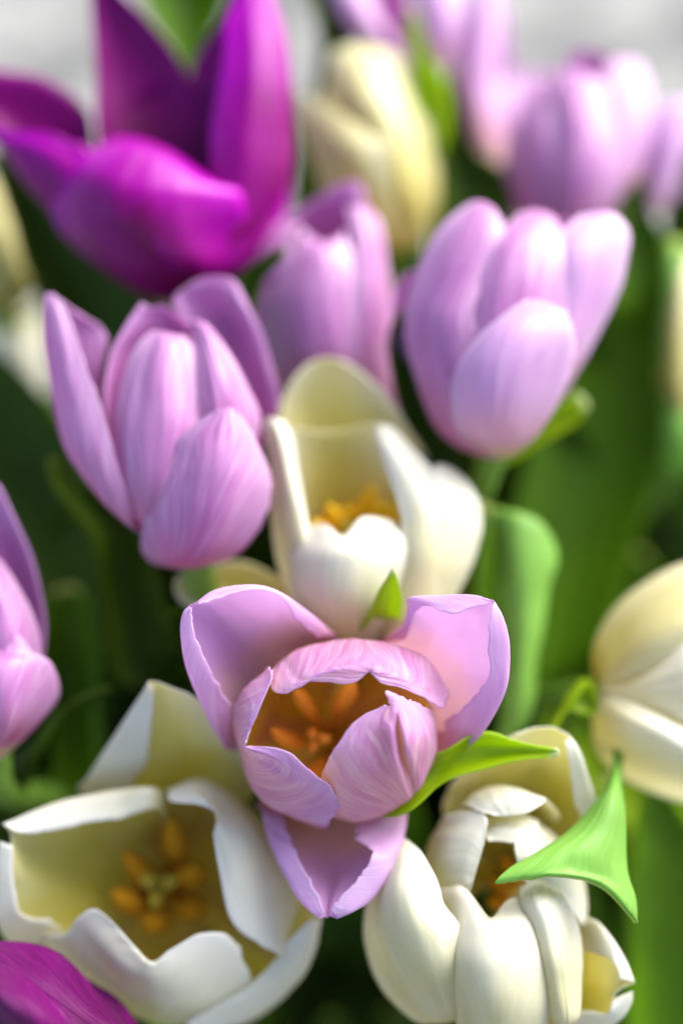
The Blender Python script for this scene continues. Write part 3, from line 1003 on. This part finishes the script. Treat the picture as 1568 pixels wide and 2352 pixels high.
# --- lilac tulip between the magenta one and its right neighbour
tulip('L3', 'B', 0.424, 'L', (400, 960, 0), (460, 100, 0), [
 """150,800,-8 350,850,-12 560,800,-8
  / 120,500,-4 300,500,-14 560,480,-10
  / 95,380,2 260,330,-10 450,300,-10 570,300,-8
  / 130,300,2 270,230,-6 420,200,-6 545,220,-4
  / 230,205,0 340,150,-3 450,130,-2 525,160,-3
  / 380,100,-3 430,75,-2 480,66,-2 515,95,-3""",
 """160,800,0 220,800,8 300,800,10
  / 110,520,0 190,520,9 280,520,12
  / 90,390,0 160,370,8 240,350,10
  / 110,310,0 190,280,6 260,260,8
  / 180,238,-1 240,225,3 285,225,4""",
 """250,900,6 400,930,10 560,880,4
  / 180,700,6 360,720,18 560,700,8
  / 150,520,6 320,520,20 520,500,10
  / 200,380,6 340,380,18 500,380,10
  / 270,280,6 350,310,14 450,290,9
  / 285,245,3 340,285,8 400,285,8 445,250,4""",
 """420,920,8 520,900,8 620,860,-2
  / 460,680,14 540,680,12 612,700,-2
  / 480,500,14 550,490,12 605,500,-2
  / 480,360,11 540,350,10 600,400,-2
  / 470,260,7 530,250,7 582,270,-3
  / 455,170,2 490,160,3 530,165,-2 560,215,-3""",
 """560,980,-4 620,960,-8 680,900,-8
  / 560,760,0 640,760,-4 720,740,-8
  / 560,600,0 630,600,-3 700,580,-8
  / 575,500,-3 620,490,-4 660,480,-7"""],
 'lilac tulip with crumpled top, between the large magenta bloom and the leaning lilac one', (-.004, .01), zs=0.75, flute=1.5, nu=30, nv=40)

# --- the large magenta tulip
tulip('M', 'c1', 0.424, 'M', (800, 1380, 0), (800, 200, 0), [
 """600,1100,-6 560,1200,-8 560,1300,0 620,1300,8 660,1250,8
  / 450,700,-10 380,900,-12 300,1060,0 380,950,12 430,720,12
  / 400,500,-12 240,750,-14 120,850,0 230,780,12 320,650,12
  / 220,362,-12 80,600,-14 0,680,0 90,680,11 200,605,12
  / 60,328,-11 -60,500,-12 -110,560,0 -40,620,9 40,605,10
  / -100,320,-8 -180,400,-8 -220,440,0 -160,480,6 -100,520,8
  / -230,340,-2 -250,355,-1 -260,360,0 -250,370,1 -235,385,2""",
 """560,1100,-10 700,1100,-14 850,1100,-12
  / 450,650,-4 640,650,-14 900,600,-14
  / 445,400,-6 620,400,-14 880,400,-12
  / 437,200,-6 580,200,-12 790,235,-8
  / 427,50,-6 520,50,-9 660,80,-6
  / 425,-60,-6 470,-60,-7 560,-20,-5
  / 430,-150,-6 450,-160,-6 480,-130,-6""",
 """900,1200,12 1000,1200,12 1150,1120,2 1000,1100,-10 900,1100,-10
  / 960,830,12 1130,830,16 1325,860,2 1150,800,-12 900,700,-14
  / 970,600,10 1140,600,16 1347,620,2 1150,550,-10 870,480,-14
  / 1000,420,8 1160,400,14 1345,400,2 1150,350,-8 875,310,-12
  / 1035,250,6 1170,230,11 1325,200,1 1150,180,-6 940,190,-9
  / 1045,120,4 1150,80,7 1285,50,1 1160,50,-4 1015,80,-6
  / 1090,-10,2 1150,-30,4 1240,-60,0 1160,-60,-2 1065,-30,-4
  / 1130,-130,1 1150,-140,1 1170,-145,0 1165,-135,-1 1140,-125,-1""",
 """640,1340,2 760,1375,6 900,1330,4
  / 420,1190,4 600,1240,18 850,1240,22 1080,1240,6
  / 270,1030,6 450,1060,24 750,1080,30 1130,1080,8
  / 262,860,6 430,880,26 720,930,32 1120,960,14
  / 330,730,6 460,760,24 740,830,30 1090,880,16
  / 450,672,4 560,660,18 770,720,22 1000,860,14
  / 520,640,-2 620,635,6 760,680,8 900,780,4""",
 """760,1380,4 860,1370,4 960,1320,0
  / 900,1200,12 1080,1240,8 1220,1120,-4
  / 960,1000,12 1150,1000,10 1300,960,-4
  / 1000,850,10 1150,800,12 1335,740,-4
  / 1060,700,6 1180,640,8 1320,600,-3""",
 """700,1250,-8 800,1280,-12 950,1250,-8
  / 480,800,-12 800,820,-24 1200,800,-12
  / 480,600,-12 780,600,-22 1150,600,-12
  / 600,460,-12 800,430,-16 1000,460,-12
  / 760,370,-12 820,350,-13 880,370,-12"""],
 'large vivid magenta tulip flaring wide, tallest bloom on the left', (-.016, .014), zs=0.75, flute=1.5, nu=34, nv=46, stem_r=.004)

# --- cream tulip behind, above the middle
tulip('W2', 'c2', 0.452, 'W', (500, 965, 0), (300, 150, 0), [
 """420,940,0 500,960,6 580,920,0
  / 350,750,2 480,760,18 625,760,0
  / 300,550,4 450,560,20 612,560,0
  / 220,380,4 380,380,18 560,400,0
  / 215,260,2 340,260,12 500,260,0
  / 240,190,0 300,175,4 380,180,2 430,200,-2""",
 """340,900,6 420,930,14 480,920,14
  / 200,760,4 320,750,22 450,740,24
  / 150,600,4 270,590,22 440,620,26
  / 110,470,2 230,480,16 420,560,24
  / 110,370,0 180,395,8 300,460,16 380,530,20""",
 """400,900,-4 480,900,-10 580,880,-4
  / 220,600,-4 400,600,-18 610,600,-4
  / 200,380,-4 360,380,-16 560,400,-4
  / 240,230,-4 330,210,-8 440,240,-4"""],
 'cream tulip bud with two glossy white patches, behind the crumpled lilac one', (.0, .018), zs=0.80, over={0: 'C', 1: 'C', 2: 'C'}, nu=28, nv=36)

# --- lilac tulip upper right
tulip('L4', 'c2', 0.456, 'L', (1150, 890, 0), (1220, 250, 0), [
 """950,860,0 1020,880,10 1120,870,12
  / 890,700,0 990,700,14 1120,690,18
  / 905,540,0 990,530,13 1100,520,16
  / 960,410,-1 1020,400,8 1090,400,10
  / 1020,310,-3 1050,300,0 1080,305,0""",
 """1050,880,10 1150,880,16 1280,830,10
  / 1030,700,14 1170,690,24 1330,660,14
  / 1060,500,12 1180,490,22 1320,480,12
  / 1070,350,8 1150,330,14 1260,320,8
  / 1080,280,3 1110,265,6 1160,280,5""",
 """1100,700,-10 1250,700,-12 1380,650,-10
  / 1090,450,-6 1230,430,-12 1400,430,-8
  / 1110,280,-4 1220,270,-8 1350,280,-6
  / 1135,210,-5 1180,188,-5 1240,205,-5 1300,235,-5""",
 """1200,820,10 1320,760,8 1400,670,-2
  / 1290,620,16 1370,610,12 1440,600,-2
  / 1300,480,14 1380,470,12 1455,490,-2
  / 1270,350,9 1350,340,9 1450,380,-2
  / 1280,270,4 1340,255,4 1410,280,-3
  / 1320,238,-1 1350,228,-1 1380,238,-3""",
 """1360,760,-4 1420,800,0 1500,790,-4
  / 1420,640,-4 1480,650,6 1560,640,-2
  / 1445,520,-4 1520,520,6 1610,500,-4
  / 1490,430,-4 1550,420,2 1620,410,-4
  / 1530,392,-4 1560,385,-3 1600,392,-4"""],
 'lilac tulip upper right, its petals finely fluted, a pink wing reaching the right edge', (.02, .02), zs=0.80, over={3: 'P', 4: 'P'}, flute=1.5, nu=30, nv=40)  # right petal made paler: its highlight is put into the colour

# --- pale lilac tulips at the top
tulip('L5', 'c2', .472, 'L', (830, 670, 0), (800, -100, 0), [
 """780,620,0 830,660,4 890,640,0
  / 730,480,-2 790,480,8 880,480,-2
  / 690,320,-2 770,320,9 850,320,-2
  / 710,180,-2 790,170,8 850,150,-2
  / 760,20,-2 810,10,5 850,20,-2
  / 790,-120,0 800,-140,0 815,-120,0""",
 """830,660,-2 860,670,-2 900,650,-4
  / 815,500,0 880,500,0 960,480,-5
  / 815,400,0 920,390,-2 1030,380,-6
  / 840,340,-2 960,310,-4 1060,310,-6
  / 930,285,-5 1000,272,-5 1050,285,-6""",
 """790,600,-6 830,620,-12 870,600,-6
  / 760,300,-8 830,300,-16 900,300,-8
  / 780,60,-8 840,60,-14 880,60,-8
  / 820,-60,-6 840,-80,-6 850,-60,-6"""],
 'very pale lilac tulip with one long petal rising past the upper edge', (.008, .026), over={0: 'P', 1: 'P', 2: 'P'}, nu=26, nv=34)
tulip('L9', 'c2', .470, 'L', (580, 330, 0), (500, -150, 0), [
 """520,300,-6 570,320,-8 620,300,-6
  / 440,180,-4 500,170,-12 560,170,-8
  / 340,110,-2 430,60,-12 520,30,-8
  / 350,-60,-2 430,-100,-8 520,-100,-6""",
 """500,290,-2 515,300,0 530,300,0
  / 380,170,0 420,150,4 450,160,0
  / 290,100,2 340,60,6 380,30,0
  / 230,0,2 290,-30,6 350,-60,0
  / 200,-120,0 230,-150,0 270,-140,0""",
 """580,290,2 610,310,4 640,280,2
  / 570,150,4 640,150,12 700,150,2
  / 560,20,4 640,0,12 720,30,2
  / 570,-120,2 640,-150,4 700,-110,2"""],
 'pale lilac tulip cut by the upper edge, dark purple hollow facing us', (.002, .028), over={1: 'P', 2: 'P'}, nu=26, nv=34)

# --- cream tulip cut by the left edge, and the far one cut by the right edge
tulip('W3', 'D', .465, 'W', (0, 720, 0), (-60, 380, 0), [
 """-40,710,0 0,715,6 50,700,0
  / -60,640,0 20,640,12 92,640,0
  / -80,560,0 0,560,12 60,560,0
  / -90,480,0 -20,480,8 20,470,0
  / -70,410,0 -40,400,2 -10,420,0""",
 """-60,700,-4 -120,690,4 -150,660,-4
  / -100,620,-4 -150,600,6 -190,560,-4
  / -110,480,-2 -140,460,2 -160,440,-2""",
 """-40,700,-4 0,690,-12 50,690,-4
  / -90,600,-4 0,580,-16 80,600,-4
  / -90,480,-4 -30,460,-10 20,490,-4""",
 """-20,700,-10 40,705,-8 95,712,-8
  / -10,780,-6 50,800,-2 105,810,-6
  / 0,815,-4 60,870,0 108,895,-4
  / 60,880,-3 90,900,-1 106,905,-3"""],
 'out of focus cream tulip at the left edge, an added white petal below standing for pale ground', (-.026, .02), over={0: 'K', 1: 'K', 2: 'K', 3: 'V'}, nu=22, nv=30)  # last petal is added, standing in for bright ground behind the gap
tulip('W5', 'D', .460, 'W', (1570, 985, 0), (1590, 560, 0), [
 """1545,970,0 1570,980,6 1600,970,0
  / 1518,880,0 1560,880,14 1630,880,0
  / 1522,760,0 1565,760,14 1640,760,0
  / 1535,660,0 1570,650,10 1630,650,0
  / 1555,590,0 1580,575,2 1605,590,0""",
 """1560,970,0 1600,980,-8 1640,960,0
  / 1560,850,-6 1610,850,-14 1670,850,-4
  / 1570,700,-6 1610,700,-12 1660,700,-4
  / 1590,600,-3 1610,590,-3 1625,600,-2"""],
 'cream tulip at the far right edge, mostly outside the view', (.032, .014), over={0: 'C'}, nu=22, nv=30)

# ================================================================== leaves
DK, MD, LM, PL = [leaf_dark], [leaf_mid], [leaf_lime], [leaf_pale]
leaf('M', 'D', .445, """190,980,0 290,900,-6 400,830,0 / 125,860,0 230,800,-6 360,720,0 / 88,690,0 190,660,-6 300,640,0 / 40,560,0 110,540,-6 185,520,0
  / 2,440,0 40,430,-4 85,420,0 / -30,350,0 -10,345,0 10,345,0""", DK, at=.3)
leaf('W3', 'D', .455, """180,1700,0 260,1560,-6 330,1420,0 / 60,1400,0 150,1270,-6 230,1160,0 / -60,1150,0 20,1060,-6 120,940,0
  / -120,950,0 -60,880,-4 10,822,0 / -140,840,0 -120,820,0 -100,800,0""", DK, at=.4)
leaf('L1', 'L', .415, """680,1500,-6 800,1400,-12 1000,1200,-6 / 600,1000,-4 720,900,-10 900,760,-4 / 540,680,0 680,640,-8 800,560,-4
  / 420,500,4 500,480,-6 640,420,-4 / 310,330,4 370,340,-4 450,290,-4 / 290,200,0 305,195,0 325,205,0""", [leaf_dark], at=.4)
leaf('L6', 'L', .430, """300,2300,0 420,2200,-8 600,2000,0 / 300,1800,0 420,1700,-8 600,1560,0 / 250,1400,0 400,1350,-8 560,1260,0
  / 280,1120,0 400,1080,-6 520,1060,0 / 330,980,0 400,950,-2 460,970,0""", MD, at=.5, wave=1.5)
leaf('L6', 'L', .400, """100,2000,0 180,1960,4 260,1900,0 / 230,1850,0 290,1760,4 400,1700,0 / 320,1740,0 420,1640,3 520,1600,0
  / 480,1640,0 560,1580,1 620,1560,0 / 640,1560,0 650,1550,0 640,1540,0""", DK, at=.35)
leaf('L4', 'D', .462, """1120,1620,0 1230,1600,-8 1370,1500,0 / 1150,1350,0 1300,1320,-8 1460,1250,0 / 1200,1080,0 1380,1050,-8 1525,1010,0
  / 1290,820,0 1420,790,-8 1522,770,0 / 1390,580,0 1450,570,-6 1512,570,0 / 1412,450,0 1450,430,-4 1487,450,0 / 1440,385,0 1452,375,0 1465,385,0""", MD, at=.35, wave=1.2, nu=22)
leaf('L2', 'c4', .415, """400,1200,0 480,1170,-3 520,1080,0 / 560,1080,0 560,1020,-4 540,960,0 / 700,1010,0 700,950,-4 680,880,0
  / 850,930,0 840,880,-4 820,820,0 / 960,860,0 930,810,-3 910,780,0 / 1080,790,0 1050,740,-3 1010,700,0
  / 1130,720,0 1122,690,0 1085,652,0""", LM, at=.2, label='lime leaf with a yellow tip')
leaf('W1', 'D', .412, """1130,1700,0 1160,1720,4 1190,1700,0 / 1150,1500,0 1195,1500,5 1240,1480,0 / 1138,1370,0 1200,1370,6 1262,1350,0
  / 1130,1270,0 1200,1260,6 1278,1280,0 / 1112,1190,0 1190,1185,4 1255,1215,0 / 1110,1158,-2 1155,1172,0 1200,1185,-2""", PL, at=.3, wave=1.2, label='leaf folded over, its pale underside lit')
leaf('W1', 'D', .408, """1050,1520,-4 1090,1520,0 1150,1520,-4 / 1060,1380,-4 1100,1370,0 1150,1370,-4 / 1075,1260,-3 1110,1250,0 1145,1240,-3
  / 1092,1160,-2 1105,1150,-2 1125,1165,-2""", MD, at=.25)
leaf('F', 'c5', .388, """790,520,-10 860,500,-15 920,480,-10 / 790,440,-4 870,420,-9 940,400,-4 / 810,320,2 890,300,-3 990,240,2
  / 880,180,11 940,170,7 1002,180,11 / 920,90,15 955,90,13 988,95,15 / 955,28,17 965,20,17 972,26,17""", LM, at=.15)
leaf('F', 'c7', .371, """250,760,0 330,620,-4 430,480,0 / 440,620,0 520,500,-4 640,385,0 / 640,545,0 710,470,-4 780,410,0
  / 850,505,0 880,465,-2 900,438,0 / 985,490,0 1000,472,0 990,455,0""", LM, at=.15, label='leaf tip pointing right with a whitish point')
leaf('W4', 'c7', .367, """1235,400,-34 1255,390,-32 1275,400,-34 / 1243,570,-16 1262,560,-13 1285,570,-16 / 1170,700,-8 1235,690,-4 1292,700,-8
  / 1040,835,-4 1190,830,0 1300,880,-4 / 880,945,0 1100,930,4 1312,1030,-2 / 780,998,3 980,1000,6 1200,1050,3 1350,1140,0
  / 705,1065,5 850,1045,6 1000,1030,7 1200,1075,5 1360,1250,2 / 730,1075,3 860,1054,3 1000,1042,3 1190,1090,2 1345,1255,0""", PL, at=.3, nu=34, wave=.4,
     label='pale green leaf folded to a point over the white bloom')
leaf('W4', 'C', .392, """420,1800,0 460,1700,-3 520,1650,0 / 560,1560,0 620,1400,-3 700,1390,0 / 600,1590,0 680,1500,-3 752,1450,0 / 700,1608,0 740,1570,-2 765,1530,0
  / 782,1600,0 790,1580,0 780,1560,0""", LM, at=.3)
leaf('M', 'c1', .480, """860,520,0 880,540,-4 910,520,0 / 830,330,0 880,350,-6 930,330,0 / 740,180,0 860,200,-8 965,180,0
  / 640,0,0 850,0,-10 1040,0,0 / 600,-200,0 850,-200,-10 1050,-200,0 / 750,-400,0 800,-420,0 850,-400,0""", MD, at=.1)
leaf('W2', 'c2', .468, """170,420,0 195,430,-3 215,410,0 / 165,260,0 195,270,-4 235,220,0 / 165,130,0 230,130,-5 310,140,0
  / 138,20,0 190,20,-5 250,20,0 / 110,-100,0 150,-120,-3 200,-100,0 / 120,-200,0 130,-210,0 140,-200,0""", DK, at=.1)
leaf('L9', 'c2', .448, """560,600,0 610,620,-4 650,560,0 / 545,410,0 600,440,-5 668,390,0 / 525,260,0 568,270,-4 640,290,0
  / 515,140,0 545,140,-3 575,170,0 / 515,45,0 525,28,0 540,40,0""", LM, at=.2)
leaf('L5', 'c2', .452, """600,1000,0 750,1000,-6 900,950,0 / 610,740,0 760,740,-6 900,710,0 / 610,540,0 690,540,-5 765,580,0
  / 640,390,0 680,390,-3 712,400,0 / 660,290,0 672,270,0 685,290,0""", DK, at=.3)
leaf('L5', 'c2', .462, """700,900,0 800,880,-4 900,850,0 / 740,720,0 820,710,-4 900,700,0 / 745,610,0 820,620,-3 890,660,0 / 770,580,0 820,600,0 870,635,0""", MD, at=.3)
leaf('L3', 'B', .407, """760,1150,0 850,1170,-4 950,1130,0 / 690,1010,0 760,1030,-4 830,1010,0 / 620,820,0 680,830,-4 740,870,0
  / 607,650,0 640,650,-3 672,655,0 / 638,550,0 645,540,0 652,552,0""", DK, at=.1)
leaf('L3', 'B', .402, """0,600,0 50,640,-3 120,600,0 / 40,460,0 80,490,-3 130,450,0 / 90,390,0 125,400,-2 165,400,0 / 150,345,0 175,360,-1 192,370,0
  / 215,313,0 220,318,0 218,328,0""", DK, at=.15)
leaf('L2', 'B', .470, """560,600,0 620,620,-4 690,560,0 / 585,430,0 650,430,-4 730,380,0 / 600,330,0 670,320,-3 745,325,0 / 640,260,0 680,250,-1 720,260,0""", LM, at=.25, wave=1.5)
leaf('W2', 'c2', .470, """80,850,0 130,850,-4 200,830,0 / 72,560,0 120,560,-4 180,560,0 / 85,410,0 112,410,-3 140,420,0 / 95,345,0 100,335,0 106,345,0""", MD, at=.25)
leaf('L4', 'c2', .452, """1280,1200,0 1380,1200,-5 1480,1100,0 / 1310,920,0 1400,920,-5 1500,950,0 / 1330,770,0 1390,765,-4 1445,810,0 / 1380,690,0 1400,675,0 1415,690,0""", MD, at=.25)
leaf('L4', 'c2', .470, """1480,1000,0 1540,1000,-5 1620,1000,0 / 1500,800,0 1550,800,-5 1620,780,0 / 1530,650,0 1570,640,-4 1620,620,0 / 1560,560,0 1580,550,0 1600,560,0""", DK, at=.2)
leaf('W5', 'D', .455, """1520,1000,0 1560,1000,4 1600,1000,0 / 1512,760,0 1545,760,4 1590,760,0 / 1515,640,0 1545,630,4 1590,640,0 / 1530,560,0 1550,550,1 1580,560,0""", PL, at=.3, wave=1.2)
leaf('W4', 'D', .432, """1420,2500,0 1500,2500,-5 1600,2450,0 / 1440,2200,0 1520,2200,-6 1640,2180,0 / 1445,2000,0 1530,1990,-6 1630,1990,0
  / 1460,1880,0 1510,1850,-4 1570,1860,0 / 1490,1790,0 1500,1780,0 1512,1790,0""", MD, at=.4, wave=1.5)
leaf('W4', 'D', .445, """1500,2100,0 1570,2080,-5 1660,2040,0 / 1470,1960,0 1540,1930,-5 1600,1880,0 / 1400,1860,0 1470,1830,-3 1500,1790,0 / 1380,1800,0 1390,1790,0 1400,1790,0""", LM, at=.35, wave=1.5)

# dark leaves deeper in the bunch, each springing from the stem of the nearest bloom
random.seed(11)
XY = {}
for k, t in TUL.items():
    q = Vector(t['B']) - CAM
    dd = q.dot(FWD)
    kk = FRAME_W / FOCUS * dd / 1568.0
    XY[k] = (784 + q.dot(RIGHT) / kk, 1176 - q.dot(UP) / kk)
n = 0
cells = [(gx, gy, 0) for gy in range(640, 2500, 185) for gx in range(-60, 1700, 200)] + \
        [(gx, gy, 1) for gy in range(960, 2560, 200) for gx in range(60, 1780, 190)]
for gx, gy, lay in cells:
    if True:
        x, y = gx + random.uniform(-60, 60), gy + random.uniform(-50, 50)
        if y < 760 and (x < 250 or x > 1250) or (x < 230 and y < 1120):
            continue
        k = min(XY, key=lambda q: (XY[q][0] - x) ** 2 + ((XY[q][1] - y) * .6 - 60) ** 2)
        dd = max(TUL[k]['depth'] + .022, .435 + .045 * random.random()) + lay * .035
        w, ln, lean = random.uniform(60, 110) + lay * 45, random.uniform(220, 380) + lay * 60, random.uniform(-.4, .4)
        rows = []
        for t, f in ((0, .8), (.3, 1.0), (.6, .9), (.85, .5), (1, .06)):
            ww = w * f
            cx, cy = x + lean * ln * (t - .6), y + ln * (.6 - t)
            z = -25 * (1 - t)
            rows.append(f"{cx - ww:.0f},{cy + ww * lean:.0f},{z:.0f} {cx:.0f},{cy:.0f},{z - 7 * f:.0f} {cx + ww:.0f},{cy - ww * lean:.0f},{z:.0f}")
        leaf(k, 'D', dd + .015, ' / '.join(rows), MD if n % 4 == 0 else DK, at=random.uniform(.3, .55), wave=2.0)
        n += 1
